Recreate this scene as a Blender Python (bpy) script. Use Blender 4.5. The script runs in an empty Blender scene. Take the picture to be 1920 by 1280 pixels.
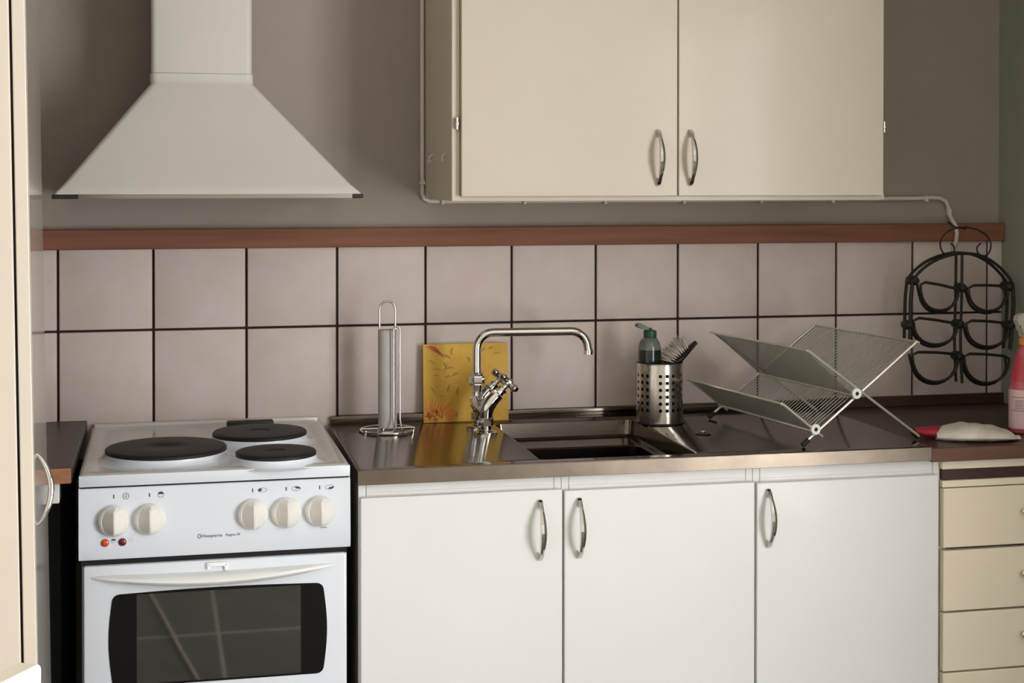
import bpy, bmesh, math, random
from mathutils import Vector, Matrix
random.seed(7)
scene = bpy.context.scene
COL = scene.collection

# ------------------------------------------------------------------ camera
F_PX, W_PX = 2937.7, 1920.0
CAM = Vector((.7581, -3.5595, 1.462))
YAW, PITCH, ROLL, SHX, SHY = -.225, -.0121, .0004, 28.8, -276.0
cy, sy, cp, sp = math.cos(YAW), math.sin(YAW), math.cos(PITCH), math.sin(PITCH)
c_f = Vector((-sy*cp, cy*cp, sp)); c_r0 = Vector((cy, sy, 0)); c_u0 = c_r0.cross(c_f)
c_r = math.cos(ROLL)*c_r0 + math.sin(ROLL)*c_u0
c_u = -math.sin(ROLL)*c_r0 + math.cos(ROLL)*c_u0
cam = bpy.data.cameras.new('camera'); cam_o = bpy.data.objects.new('camera', cam); COL.objects.link(cam_o)
cam.sensor_fit = 'HORIZONTAL'; cam.sensor_width = 36.0; cam.lens = F_PX*36.0/W_PX
cam.shift_x = -SHX/W_PX; cam.shift_y = SHY/W_PX; cam.clip_start = .05; cam.clip_end = 100
M = Matrix(((c_r.x, c_u.x, -c_f.x, CAM.x), (c_r.y, c_u.y, -c_f.y, CAM.y), (c_r.z, c_u.z, -c_f.z, CAM.z), (0, 0, 0, 1)))
cam_o.matrix_world = M
scene.camera = cam_o

# ------------------------------------------------------------------ light and exposure
ROOM_X0, ROOM_X1, ROOM_Y0, ROOM_Z1 = -.35, 2.79, -5.2, 2.5
WIN = (-3.80, -2.25, .25, 2.10)          # window in the right wall: y0, y1, z0, z1
world = bpy.data.worlds.new('world'); scene.world = world; world.use_nodes = True
bg = world.node_tree.nodes['Background']
bg.inputs['Color'].default_value = (1.0, .99, .995, 1); bg.inputs['Strength'].default_value = 6.0
def portal(name, loc, rot, sx, sz):
    l = bpy.data.lights.new(name, 'AREA'); l.shape = 'RECTANGLE'; l.size = sx; l.size_y = sz
    l.cycles.is_portal = True
    o = bpy.data.objects.new(name, l); COL.objects.link(o); o.location = loc; o.rotation_euler = rot
portal('daylight_portal', (ROOM_X1+.10, (WIN[0]+WIN[1])/2, (WIN[2]+WIN[3])/2), (0, math.pi/2, 0), WIN[3]-WIN[2], WIN[1]-WIN[0])
vs = scene.view_settings
vs.view_transform = 'Standard'; vs.look = 'None'; vs.gamma = 1.0; vs.use_curve_mapping = False
vs.exposure = 1.55

# ------------------------------------------------------------------ materials
def lin(c):
    return tuple(((v/255)/12.92 if v/255 <= .04045 else ((v/255+.055)/1.055)**2.4) for v in c)
def mat(name, rgb, rough=.5, metal=0.0, var=.0, vscale=6.0, bump=.0, bscale=200.0, coat=0.0, spec=.5,
        rgb2=None, stretch=(1, 1, 1), rnd=0.0, trans=0.0, ior=1.45, detail=4.0):
    m = bpy.data.materials.new(name); m.use_nodes = True
    nt = m.node_tree; b = nt.nodes['Principled BSDF']
    L = lin(rgb); b.inputs['Base Color'].default_value = (*L, 1)
    b.inputs['Roughness'].default_value = rough; b.inputs['Metallic'].default_value = metal
    b.inputs['Specular IOR Level'].default_value = spec; b.inputs['IOR'].default_value = ior
    b.inputs['Coat Weight'].default_value = coat; b.inputs['Coat Roughness'].default_value = .08
    b.inputs['Transmission Weight'].default_value = trans
    tc = nt.nodes.new('ShaderNodeTexCoord'); mp = nt.nodes.new('ShaderNodeMapping')
    nt.links.new(tc.outputs['Object'], mp.inputs['Vector']); mp.inputs['Scale'].default_value = stretch
    if var > 0 or rgb2:
        n = nt.nodes.new('ShaderNodeTexNoise'); n.inputs['Scale'].default_value = vscale
        n.inputs['Detail'].default_value = detail; n.inputs['Roughness'].default_value = .6
        vec = mp.outputs['Vector']
        if rnd:
            oi = nt.nodes.new('ShaderNodeObjectInfo'); ad = nt.nodes.new('ShaderNodeVectorMath'); ad.operation = 'MULTIPLY_ADD'
            cb = nt.nodes.new('ShaderNodeCombineXYZ')
            for k in range(3): nt.links.new(oi.outputs['Random'], cb.inputs[k])
            ad.inputs[1].default_value = (37, 19, 53)
            nt.links.new(cb.outputs[0], ad.inputs[0]); nt.links.new(vec, ad.inputs[2]); vec = ad.outputs[0]
        nt.links.new(vec, n.inputs['Vector'])
        r = nt.nodes.new('ShaderNodeValToRGB')
        r.color_ramp.elements[0].position = .3; r.color_ramp.elements[1].position = .7
        A = rgb; B = rgb2 if rgb2 else tuple(max(0, v*(1-var)) for v in rgb)
        r.color_ramp.elements[0].color = (*lin(A), 1); r.color_ramp.elements[1].color = (*lin(B), 1)
        nt.links.new(n.outputs['Fac'], r.inputs['Fac']); nt.links.new(r.outputs['Color'], b.inputs['Base Color'])
    if bump > 0:
        n2 = nt.nodes.new('ShaderNodeTexNoise'); n2.inputs['Scale'].default_value = bscale; n2.inputs['Detail'].default_value = 3
        nt.links.new(mp.outputs['Vector'], n2.inputs['Vector'])
        bp = nt.nodes.new('ShaderNodeBump'); bp.inputs['Strength'].default_value = bump; bp.inputs['Distance'].default_value = .002
        nt.links.new(n2.outputs['Fac'], bp.inputs['Height']); nt.links.new(bp.outputs['Normal'], b.inputs['Normal'])
    return m
MT = dict(
    wall=mat('wall_paint', (162, 152, 142), .85, var=.05, vscale=2.5, bump=.25, bscale=120),
    wall_r=mat('wall_paint_grey_green', (158, 161, 147), .85, var=.05, vscale=2.0, bump=.25, bscale=120),
    room=mat('room_paint', (232, 226, 214), .9, var=.03),
    ceil=mat('ceiling_paint', (236, 234, 228), .9),
    floor=mat('floor_vinyl', (122, 118, 110), .45, var=.15, vscale=5, rgb2=(104, 102, 96)),
    seam=mat('floor_seam', (190, 186, 176), .6),
    tile=mat('tile_glaze', (211, 199, 196), .55, vscale=9.0, rgb2=(203, 187, 178), rnd=1, bump=.06, bscale=30, coat=.0, spec=.35),
    grout=mat('grout', (52, 32, 28), .9, var=.2, vscale=60),
    strip=mat('stained_wood', (142, 96, 76), .6, vscale=7, rgb2=(120, 80, 63), stretch=(.35, 8, 8), spec=.2),
    cream=mat('cream_paint', (208, 197, 180), .42, var=.03, vscale=2.0, bump=.04, bscale=60, coat=.08),
    white=mat('white_cabinet_paint', (231, 231, 229), .36, var=.02, vscale=2.0, bump=.03, bscale=60, coat=.1),
    beige=mat('drawer_paint', (238, 226, 205), .4, var=.03, vscale=2.0, coat=.1),
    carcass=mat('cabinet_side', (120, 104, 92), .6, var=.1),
    enamel=mat('white_enamel', (222, 229, 238), .2, coat=.4),
    enamel_top=mat('hob_enamel', (205, 202, 196), .22, coat=.4),
    plastic_w=mat('white_plastic', (232, 233, 231), .3),
    latch=mat('latch_plastic', (245, 246, 246), .25),
    iron=mat('cast_iron', (30, 27, 25), .55, var=.25, vscale=40, bump=.15, bscale=150),
    black=mat('black_gap', (14, 12, 11), .7),
    glass_black=mat('oven_glass', (10, 9, 8), .12, spec=.4, ior=1.45),
    glass_in=mat('oven_glass_clear', (26, 27, 25), .03, spec=.8, ior=1.75, var=.25, vscale=16),
    print_grey=mat('grey_print', (70, 72, 78), .5),
    lamp_orange=mat('orange_lens', (205, 80, 40), .2, coat=.5),
    lamp_red=mat('dark_red_lens', (110, 20, 38), .2, coat=.5),
    hood=mat('hood_lacquer', (208, 204, 196), .45, var=.02, vscale=3),
    hood_rim=mat('hood_rim_metal', (150, 142, 132), .3, metal=.7),
    dark_plastic=mat('dark_plastic', (40, 36, 32), .4),
    chrome=mat('chrome', (215, 213, 208), .08, metal=1.0),
    chrome_s=mat('satin_chrome', (205, 205, 202), .22, metal=1.0),
    steel=mat('stainless_steel', (102, 92, 86), .13, metal=1.0, bump=.05, bscale=90, stretch=(.3, 6, 6)),
    steel_lip=mat('stainless_lip', (138, 126, 113), .32, metal=1.0, var=.16, vscale=7, bump=.05, bscale=60),
    steel_pot=mat('brushed_steel', (205, 200, 192), .2, metal=1.0),
    wire_thin=mat('wire_grid', (150, 150, 138), .35, metal=.85),
    wire=mat('wire_chrome', (226, 224, 214), .3, metal=.75),
    laminate=mat('brown_laminate', (74, 50, 44), .35, vscale=8, rgb2=(60, 42, 38), stretch=(.4, 6, 6)),
    laminate_l=mat('dark_laminate', (70, 56, 50), .4, vscale=8, rgb2=(60, 48, 44), stretch=(6, .4, 6)),
    lamedge=mat('worktop_edge', (108, 72, 60), .5, vscale=9, rgb2=(92, 62, 52), stretch=(.4, 6, 6)),
    rawwood=mat('raw_wood_edge', (170, 120, 82), .6, vscale=20, rgb2=(140, 98, 66), stretch=(1, 8, 8)),
    fridge=mat('tall_unit_paint', (206, 197, 184), .4, var=.02),
    fridge_f=mat('tall_unit_front', (178, 170, 160), .18, coat=.6),
    yellow=mat('yellow_print', (222, 182, 66), .55, vscale=16, rgb2=(204, 158, 52), detail=6),
    orange=mat('orange_print', (222, 132, 56), .5),
    red_print=mat('rust_print', (208, 104, 54), .5),
    amber=mat('amber_print', (210, 158, 58), .55, vscale=30, rgb2=(224, 172, 70)),
    ochre=mat('ochre_print', (172, 122, 40), .5),
    card=mat('cardboard_core', (196, 194, 188), .8, var=.05, vscale=30),
    green_cap=mat('dark_green_cap', (38, 78, 58), .35),
    soap_clear=mat('clear_grey_plastic', (104, 106, 98), .2, coat=.3),
    soap=mat('dark_green_soap', (22, 34, 30), .15, coat=.3),
    black_pl=mat('black_plastic', (22, 21, 19), .35),
    bristle=mat('bristles', (200, 192, 176), .7),
    wrought=mat('wrought_iron', (36, 32, 29), .5, var=.2, vscale=50),
    cable=mat('white_cable', (214, 206, 194), .5),
    pink=mat('pink_plastic', (186, 84, 100), .25, coat=.3),
    red_label=mat('red_label', (184, 58, 72), .35),
    pale_label=mat('pale_label', (216, 186, 190), .45),
    orange_ring=mat('orange_collar', (226, 150, 60), .4),
    grey_pl=mat('grey_plastic', (188, 188, 178), .4),
    bag=mat('white_film', (226, 220, 210), .35, vscale=22, rgb2=(196, 186, 174), bump=.35, bscale=45),
    red_pl=mat('red_plastic', (168, 44, 58), .35),
    chair=mat('chair_paint', (236, 228, 210), .45, var=.03),
    winframe=mat('window_paint', (235, 233, 226), .5),
    knob=mat('knob_plastic', (232, 229, 223), .28, coat=.2),
    rubber=mat('black_rubber', (20, 19, 18), .6),
)
gm = bpy.data.materials.new('window_glass'); gm.use_nodes = True
nt = gm.node_tree; nt.nodes.clear()
o_ = nt.nodes.new('ShaderNodeOutputMaterial'); mx = nt.nodes.new('ShaderNodeMixShader'); tr = nt.nodes.new('ShaderNodeBsdfTransparent'); gl = nt.nodes.new('ShaderNodeBsdfGlossy')
gl.inputs['Roughness'].default_value = .02; mx.inputs[0].default_value = .06
nt.links.new(tr.outputs[0], mx.inputs[1]); nt.links.new(gl.outputs[0], mx.inputs[2]); nt.links.new(mx.outputs[0], o_.inputs[0])
MT['glass'] = gm

# ------------------------------------------------------------------ mesh helpers
ORG = {}
def obj(name, bm, m, parent=None, smooth=40, kind=None, label=None):
    """bm in world (or thing-local) coordinates -> ONE mesh object; shifted to its thing's origin."""
    me = bpy.data.meshes.new(name)
    bmesh.ops.recalc_face_normals(bm, faces=bm.faces[:])
    org = ORG.get(parent.name, Vector()) if parent else Vector()
    if org.length: bmesh.ops.translate(bm, verts=bm.verts[:], vec=-org)
    bm.to_mesh(me); bm.free()
    if smooth:
        me.shade_smooth(); me.set_sharp_from_angle(angle=math.radians(smooth))
    me.materials.append(MT[m])
    o = bpy.data.objects.new(name, me); COL.objects.link(o)
    if parent: o.parent = parent; ORG[o.name] = org
    if kind: o['kind'] = kind
    if label: o['label'] = label
    return o
def tag(o, label, cat, group=None):
    o['label'] = label; o['category'] = cat
    if group: o['group'] = group
    return o
def thing(name, label, cat, loc=(0, 0, 0), group=None, local=False, rotz=0):
    o = bpy.data.objects.new(name, None); COL.objects.link(o); o.location = loc; o.rotation_euler = (0, 0, rotz)
    o.empty_display_size = .05
    ORG[o.name] = Vector() if local else Vector(loc)
    return tag(o, label, cat, group)
def share(src, name, loc, parent=None, label=None):
    o = bpy.data.objects.new(name, src.data); COL.objects.link(o); o.location = loc
    if parent:
        o.parent = parent; o.location = Vector(loc) - ORG.get(parent.name, Vector())
    if label: o['label'] = label
    return o
def B():
    return bmesh.new()
def box(bm, x0, x1, y0, y1, z0, z1, bev=0.0, seg=1):
    r = bmesh.ops.create_cube(bm, size=1.0); vs_ = r['verts']
    for v in vs_:
        v.co = Vector((x0 if v.co.x < 0 else x1, y0 if v.co.y < 0 else y1, z0 if v.co.z < 0 else z1))
    if bev:
        es = list({e for v in vs_ for e in v.link_edges})
        bmesh.ops.bevel(bm, geom=es, offset=bev, segments=seg, affect='EDGES', profile=.5)
    return bm
def frame_of(d):
    d = d.normalized(); a = Vector((0, 0, 1)) if abs(d.z) < .9 else Vector((1, 0, 0))
    u = d.cross(a).normalized(); return u, d.cross(u).normalized()
def tube(bm, pts, r, n=10, closed=False, caps=True):
    pts = [Vector(p) for p in pts]; N = len(pts); rs = r if isinstance(r, (list, tuple)) else [r]*N
    rings = []; u = None
    for i, p in enumerate(pts):
        a = pts[(i-1) % N] if (closed or i > 0) else p; b = pts[(i+1) % N] if (closed or i < N-1) else p
        t = (b-a).normalized()
        if u is None: u, v = frame_of(t)
        else:
            u = (u - t*u.dot(t)).normalized(); v = t.cross(u)
        rings.append([bm.verts.new(p + (u*math.cos(2*math.pi*k/n) + v*math.sin(2*math.pi*k/n))*rs[i]) for k in range(n)])
    for i in range(N if closed else N-1):
        A, C_ = rings[i], rings[(i+1) % N]
        if closed and i == N-1:
            # best rotational match
            best = min(range(n), key=lambda s: sum((A[k].co-C_[(k+s) % n].co).length for k in range(n)))
            C_ = C_[best:]+C_[:best]
        for k in range(n): bm.faces.new((A[k], A[(k+1) % n], C_[(k+1) % n], C_[k]))
    if caps and not closed:
        bm.faces.new(rings[0][::-1]); bm.faces.new(rings[-1])
    return bm
def lathe(bm, prof, c, axis=(0, 0, 1), n=32, sx=1.0, sy_=1.0, cap=True):
    """prof: (r, h) pairs; c centre; axis direction"""
    ax = Vector(axis).normalized(); u, v = frame_of(ax); c = Vector(c); rings = []
    if abs(ax.z) > .99: u, v = Vector((1, 0, 0)), Vector((0, 1, 0))
    for r, h in prof:
        if r < 1e-6: rings.append([bm.verts.new(c+ax*h)])
        else: rings.append([bm.verts.new(c+ax*h+(u*math.cos(2*math.pi*k/n)*sx+v*math.sin(2*math.pi*k/n)*sy_)*r) for k in range(n)])
    for A, C_ in zip(rings[:-1], rings[1:]):
        if len(A) == 1 and len(C_) == 1: continue
        for k in range(n):
            k2 = (k+1) % n
            if len(A) == 1: bm.faces.new((A[0], C_[k2], C_[k]))
            elif len(C_) == 1: bm.faces.new((A[k], A[k2], C_[0]))
            else: bm.faces.new((A[k], A[k2], C_[k2], C_[k]))
    if cap:
        if len(rings[0]) > 1: bm.faces.new(rings[0][::-1])
        if len(rings[-1]) > 1: bm.faces.new(rings[-1])
    return bm
def rr(x0, x1, y0, y1, r, n=6):
    out = []
    for cx, cy_, a0 in ((x1-r, y1-r, 0), (x0+r, y1-r, 90), (x0+r, y0+r, 180), (x1-r, y0+r, 270)):
        for k in range(n+1):
            a = math.radians(a0+90*k/n); out.append((cx+r*math.cos(a), cy_+r*math.sin(a)))
    return out
def loft(bm, loops, cap0=True, cap1=True):
    R = [[bm.verts.new(p) for p in l] for l in loops]; n = len(R[0])
    for A, C_ in zip(R[:-1], R[1:]):
        for k in range(n): bm.faces.new((A[k], A[(k+1) % n], C_[(k+1) % n], C_[k]))
    if cap0: bm.faces.new(R[0][::-1])
    if cap1: bm.faces.new(R[-1])
    return bm
def prism(bm, poly, fn, t0, t1):
    """2-D outline poly [(a,b)] ; fn(a,b,t)->xyz ; extruded from t0 to t1"""
    return loft(bm, [[fn(a, b, t0) for a, b in poly], [fn(a, b, t1) for a, b in poly]])
def arc(cx, cz, r, a0, a1, n, y=0, rz=None):
    rz = rz or r
    return [(cx+r*math.cos(math.radians(a0+(a1-a0)*k/n)), y, cz+rz*math.sin(math.radians(a0+(a1-a0)*k/n))) for k in range(n+1)]
def struct(name, bm, m, parent=None, smooth=0):
    o = obj(name, bm, m, parent, smooth)
    if not parent: o['kind'] = 'structure'
    return o

# ------------------------------------------------------------------ room shell
T = .12
wall_back = struct('wall_back', box(B(), ROOM_X0-T, ROOM_X1+T, .012, .012+T, 0, ROOM_Z1), 'wall')
wall_right = B()
y0, y1, z0, z1 = WIN
box(wall_right, ROOM_X1, ROOM_X1+T, y1, .012, 0, ROOM_Z1); box(wall_right, ROOM_X1, ROOM_X1+T, ROOM_Y0-T, y0, 0, ROOM_Z1)
box(wall_right, ROOM_X1, ROOM_X1+T, y0, y1, 0, z0); box(wall_right, ROOM_X1, ROOM_X1+T, y0, y1, z1, ROOM_Z1)
struct('wall_right', wall_right, 'wall_r')
wf = box(B(), ROOM_X0-T, ROOM_X1, ROOM_Y0-T, ROOM_Y0, 0, ROOM_Z1)
struct('wall_front', wf, 'room')
struct('wall_left', box(B(), ROOM_X0-T, ROOM_X0, ROOM_Y0, .012, 0, ROOM_Z1), 'room')
struct('ceiling', box(B(), ROOM_X0-T, ROOM_X1+T, ROOM_Y0-T, .012+T, ROOM_Z1, ROOM_Z1+.1), 'ceil')
floor = struct('floor', box(B(), ROOM_X0-T, ROOM_X1+T, ROOM_Y0-T, .012+T, -.1, -.002), 'seam')
# large floor panels with pale joints
fxs = [ROOM_X0, .02, .935, 1.85, ROOM_X1]; fys = [ROOM_Y0, -4.2, -2.70, -1.2, .012]
for a, b in zip(fxs[:-1], fxs[1:]):
    for c, d in zip(fys[:-1], fys[1:]):
        obj('floor_panel', box(B(), a+.007, b-.007, c+.014, d-.014, -.003, 0, .001), 'floor', floor, 0)
def window(name, along, lo, hi, z0, z1, at, sgn):
    """frame with one mullion; along 'y' in the right wall, 'x' in the front wall"""
    fr = B()
    def bx(a0, a1, zz0, zz1, d0, d1):
        if along == 'y': box(fr, at+d0, at+d1, a0, a1, zz0, zz1, .003)
        else: box(fr, a0, a1, at-d1, at-d0, zz0, zz1, .003)
    w = .06
    bx(lo, hi, z0, z0+w, .03, .09); bx(lo, hi, z1-w, z1, .03, .09)
    bx(lo, lo+w, z0, z1, .03, .09); bx(hi-w, hi, z0, z1, .03, .09)
    m_ = (lo+hi)/2; bx(m_-.035, m_+.035, z0, z1, .03, .09)
    o = struct(name, fr, 'winframe')
    for k in range(2):
        g = B(); a0, a1 = ((lo+w, m_-.035), (m_+.035, hi-w))[k]
        if along == 'y': box(g, at+.055, at+.059, a0, a1, z0+w, z1-w)
        else: box(g, a0, a1, at-.059, at-.055, z0+w, z1-w)
        obj('pane', g, 'glass', o, 0)
    s = B()
    if along == 'y': box(s, at-.10, at+.03, lo-.04, hi+.04, z0-.03, z0, .004)
    else: box(s, lo-.04, hi+.04, at-.03, at+.10, z0-.03, z0, .004)
    obj('window_sill', s, 'winframe', o, 0)
window('window_1', 'y', WIN[0], WIN[1], WIN[2], WIN[3], ROOM_X1, 1)

# tiles on the back wall
TX0, TP, ZM, ZS = .5219, .2025, 1.1204, 1.300
obj('grout', box(B(), -.1, ROOM_X1, -.0005, .012, .80, 1.32), 'grout', wall_back, 0)
g = .0026
for k in range(-3, 12):
    a, b = TX0+k*TP+g, min(TX0+(k+1)*TP-g, ROOM_X1-.0005)
    for zz0, zz1 in ((ZM+g, ZM+TP-g), ((.9172 if k >= 3 else .84), ZM-g)):
        obj('tile', box(B(), a, b, -.006, .004, zz0, zz1, .0018, 2), 'tile', wall_back, 50)
# brown wooden strip above the tiles
trim = B(); box(trim, .0, ROOM_X1, -.020, .0119, 1.299, 1.343, .002)
struct('trim_1', trim, 'strip')

# ------------------------------------------------------------------ upper cabinet
def bow_handle():
    bm = B(); n = 20; H = .0605
    rings = []
    for i in range(n+1):
        t = -1+2*i/n; z = H*t; c = math.cos(t*math.pi/2)
        y = -.001-.035*c**.8 if c > 0 else -.001; w = .0014+.0054*c**.8 if c > 0 else .0014; th = .0014+.0026*max(c, 0)
        rings.append([(-w, y+th*.6, z), (-w*.75, y-th*.5, z), (0, y-th, z), (w*.75, y-th*.5, z), (w, y+th*.6, z), (0, y+th, z)])
    loft(bm, rings)
    for s in (-1, 1):   # solid feet
        P = [(-.0008, s*H), (-.0008, s*(H-.017)), (-.0185, s*(H-.017)), (-.011, s*(H-.006))]
        prism(bm, P, lambda a, b, t: (t, a, b), -.004, .004)
    pl = [(.0095*math.cos(a)*(1-.35*abs(math.sin(a))**3), .0635*math.sin(a)) for a in [2*math.pi*k/28 for k in range(28)]]
    return bm
HANDLE = {}
def handle(parent, loc):
    if 'm' not in HANDLE:
        o = obj('handle', bow_handle(), 'chrome', None, 35); HANDLE['m'] = o
        o.parent = parent; o.location = Vector(loc)-ORG.get(parent.name, Vector())
    else: o = share(HANDLE['m'], 'handle', loc, parent)
    o['label'] = 'bowed chrome handle'
    return o
UX0, UX1, UZ0, UZ1 = 1.3325, 2.3075, 1.4085, 2.16
uc = thing('wall_cabinet', 'cream wall cabinet with two doors above the sink', 'cabinet', (1.82, -.17, UZ0))
obj('body', box(B(), UX0, UX1, -.340, .0115, UZ0, UZ1, .0015), 'cream', uc, 0)
# bottom edge of the front frame stands a touch proud
obj('front_frame', box(box(B(), UX0, UX0+.017, -.3445, -.3402, UZ0, UZ1, .001), UX0, UX1, -.3440, -.3402, UZ0-.001, UZ0+.012, .001), 'cream', uc, 0)
for x0, x1, hx in ((1.3500, 1.8195, 1.7755), (1.8225, 2.2970, 1.8480)):
    d = obj('door', box(B(), x0, x1, -.3620, -.3446, 1.4175, UZ1-.01, .002, 2), 'cream', uc, 0)
    handle(d, (hx, -.3620, 1.4995))
for hx in (1.3425, 2.3035):
    hb = B(); lathe(hb, [(.0045, -.012), (.0045, -.0035), (.006, -.003), (.006, .003), (.0045, .0035), (.0045, .012)], (hx, -.350, 1.5695), n=12)
    obj('hinge', hb, 'chrome_s', uc)
for yy, zz in ((-.10, 1.497), (-.27, 1.499)):
    hk = B(); tube(hk, [(UX0+.001, yy, zz+.012), (UX0-.006, yy, zz+.006), (UX0-.009, yy-.003, zz-.004), (UX0-.007, yy-.010, zz-.008), (UX0-.005, yy-.016, zz-.004)], .0018, 6)
    obj('hook', hk, 'cable', uc)

# ------------------------------------------------------------------ cooker hood
hd = thing('cooker_hood', 'white pyramid cooker hood with square chimney over the stove', 'cooker hood', (.839, -.2, 1.4165))
def hl(z, x0, x1, yf, r=.006): return [(a, b, z) for a, b in rr(x0, x1, yf, .0115, r, 4)]
bm = loft(B(), [hl(1.4245, .5425, 1.1365, -.415), hl(1.4285, .5445, 1.1330, -.4135), hl(1.444, .5590, 1.1160, -.400, .010),
                hl(1.652, .7215, .9325, -.224, .016), hl(1.658, .7200, .9320, -.2215, .016), hl(1.6735, .7200, .9320, -.2215, .016)])
obj('canopy', bm, 'hood', hd, 30)
obj('chimney', loft(B(), [hl(z, .7225, .9295, -.2190, .012) for z in (1.6738, ROOM_Z1-.001)]), 'hood', hd, 30)
obj('seam', loft(B(), [hl(z, .7220, .9300, -.2195, .012) for z in (1.6732, 1.6742)]), 'dark_plastic', hd, 30)
obj('rim', loft(B(), [hl(1.4165, .5410, 1.1370, -.4165, .004), hl(1.4243, .5410, 1.1370, -.4165, .004)]), 'hood_rim', hd, 30)
obj('end_cap', box(B(), .5385, .588, -.4178, -.3950, 1.4160, 1.4246, .0015), 'dark_plastic', hd, 0, label='dark plastic corner of the rim')
obj('end_cap', box(B(), 1.117, 1.1390, -.4178, -.3950, 1.4160, 1.4246, .0015), 'dark_plastic', hd, 0, label='dark plastic corner of the rim')

# ------------------------------------------------------------------ stove (local frame: x along the front, y into the wall)
SX0, SY0, SYAW = .5955, -.5796, .0057
st = thing('stove', 'white freestanding electric stove with three black hotplates', 'stove', (SX0, SY0, 0), local=True, rotz=SYAW)
SW, SD = .4985, .575
obj('body', box(B(), .004, SW-.004, .022, SD-.01, .03, .884, .002), 'enamel', st, 0)
for fx in (.03, SW-.06):
    for fy in (.05, SD-.08): obj('foot', lathe(B(), [(.015, 0), (.015, .031)], (fx+.015, fy, 0), n=12), 'black_pl', st)
# hob plate with pressed well and rolled edges
def hbl(z, i, r, n=5): return [(a, b, z) for a, b in rr(i, SW-i, i, SD-i, r, n)]
top = B()
loft(top, [hbl(.887, 0, .006), hbl(.907, .0, .008), hbl(.9108, .004, .010), hbl(.9115, .009, .012), hbl(.9115, .024, .016), hbl(.9075, .030, .018), hbl(.9070, .034, .02)])
obj('hob', top, 'enamel_top', st, 40)
bv = B(); box(bv, 0, SW, -.0022, .004, .8885, .9100, .0020, 2); obj('front_edge', bv, 'enamel', st, 40)
obj('back_rail', box(B(), .006, SW-.006, SD-.022, SD-.002, .908, .9185, .003, 2), 'enamel_top', st, 40)
for cx, cyy, r in ((.1575, .168, .1165), (.3480, .318, .0965), (.3640, .062+.012, .0770)):
    col = B(); lathe(col, [(r+.020, .9070), (r+.012, .9085), (r+.003, .9150), (r+.0015, .9225), (r-.004, .9225)], (cx, cyy, 0), n=48)
    obj('plate_collar', col, 'enamel', st, 50)
    hp = B(); lathe(hp, [(r, .9215), (r+.0005, .9275), (r-.002, .9300), (r-.006, .9308), (r*.5, .9305), (r*.24, .9305), (r*.22, .9290), (0, .9288)], (cx, cyy, 0), n=48)
    obj('hotplate', hp, 'iron', st, 35)
obj('oven_vent', box(B(), .286, .386, SD-.135, SD-.105, .9080, .9310, .004, 2), 'iron', st, 40, label='black oven vent at the back of the hob')
# control panel
pan = B()
prof = [(.020, .8865), (.0006, .8865), (-.0022, .8845), (-.0060, .79), (-.0060, .760), (-.003, .7545), (.004, .7525), (.020, .7525)]
loft(pan, [[(x, a, b) for a, b in prof] for x in (.0, .006, SW-.006, SW)]); obj('control_panel', pan, 'enamel', st, 30)
def py(z): return -.0022-(.8845-z)/(.8845-.79)*.0038 if z > .79 else -.0060
obj('panel_gap', box(B(), .003, SW-.003, -.0005, .021, .8860, .8890), 'black', st, 0)
obj('door_gap', box(B(), .006, SW-.006, .004, .021, .742, .7530), 'black', st, 0)
kz = .8255; kxs = (.0625, .1265, .3150, .3775, .4405)
for kx in kxs:
    kb = B(); yy = py(kz)
    lathe(kb, [(.0292, -.0005), (.0292, .004), (.0285, .006), (.0262, .011), (.0225, .0135), (.0, .0140)], (kx, yy, kz), axis=(0, -1, 0), n=40)
    # finger grip: a vertical wedge
    G = 12
    loops = []
    for i in range(G+1):
        t = -1+2*i/G; zz = kz+.0262*t; wd = .0245*math.sqrt(max(0, 1-(t*.985)**2)); hh = .012+.0170*(1-t*t)**.35
        loops.append([(kx-wd, yy-.0105, zz), (kx+.0002, yy-hh-.002, zz), (kx+.0034, yy-hh-.002, zz), (kx+wd, yy-.0105, zz)])
    loft(kb, loops)
    obj('knob', kb, 'knob', st, 30)
for lx, mm in ((.0470, 'lamp_orange'), (.0780, 'lamp_red')):
    lb = B(); lathe(lb, [(.0072, 0), (.0072, .002), (.0055, .0038), (0, .0045)], (lx, -.0060, .7860), axis=(0, -1, 0), n=20)
    obj('indicator_lamp', lb, mm, st, 50, label='round orange indicator lamp' if mm == 'lamp_orange' else 'round dark red indicator lamp')
# printed marks
mk = B()
def flat(poly):
    f = [mk.verts.new((a, py(b)-.0006, b)) for a, b in poly]; mk.faces.new(f)
def ring(cx, cz, rx, rz, w, a0=0, a1=360, n=24):
    for k in range(n):
        a, b = math.radians(a0+(a1-a0)*k/n), math.radians(a0+(a1-a0)*(k+1)/n)
        flat([(cx+rx*math.cos(a), cz+rz*math.sin(a)), (cx+rx*math.cos(b), cz+rz*math.sin(b)), (cx+(rx-w)*math.cos(b), cz+(rz-w)*math.sin(b)), (cx+(rx-w)*math.cos(a), cz+(rz-w)*math.sin(a))])
def seg(cx, cz, rx, rz, a0, a1, n=12):
    flat([(cx+rx*math.cos(math.radians(a0+(a1-a0)*k/n)), cz+rz*math.sin(math.radians(a0+(a1-a0)*k/n))) for k in range(n+1)])
mz = .8700
for kx in kxs: flat([(kx-.0010, mz-.0035), (kx+.0010, mz-.0035), (kx+.0010, mz+.0035), (kx-.0010, mz+.0035)])
ring(.0842, mz, .0058, .0058, .0008); flat([(.0817, mz+.0005), (.0827, mz+.0010), (.0857, mz-.0020), (.0850, mz-.0027)]); flat([(.0842, mz-.0005), (.0850, mz), (.0862, mz+.0028), (.0852, mz+.0030)])
ring(.1470, mz, .0056, .0056, .0006); seg(.1470, mz+.0006, .0055, .0048, 0, 180)
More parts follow.
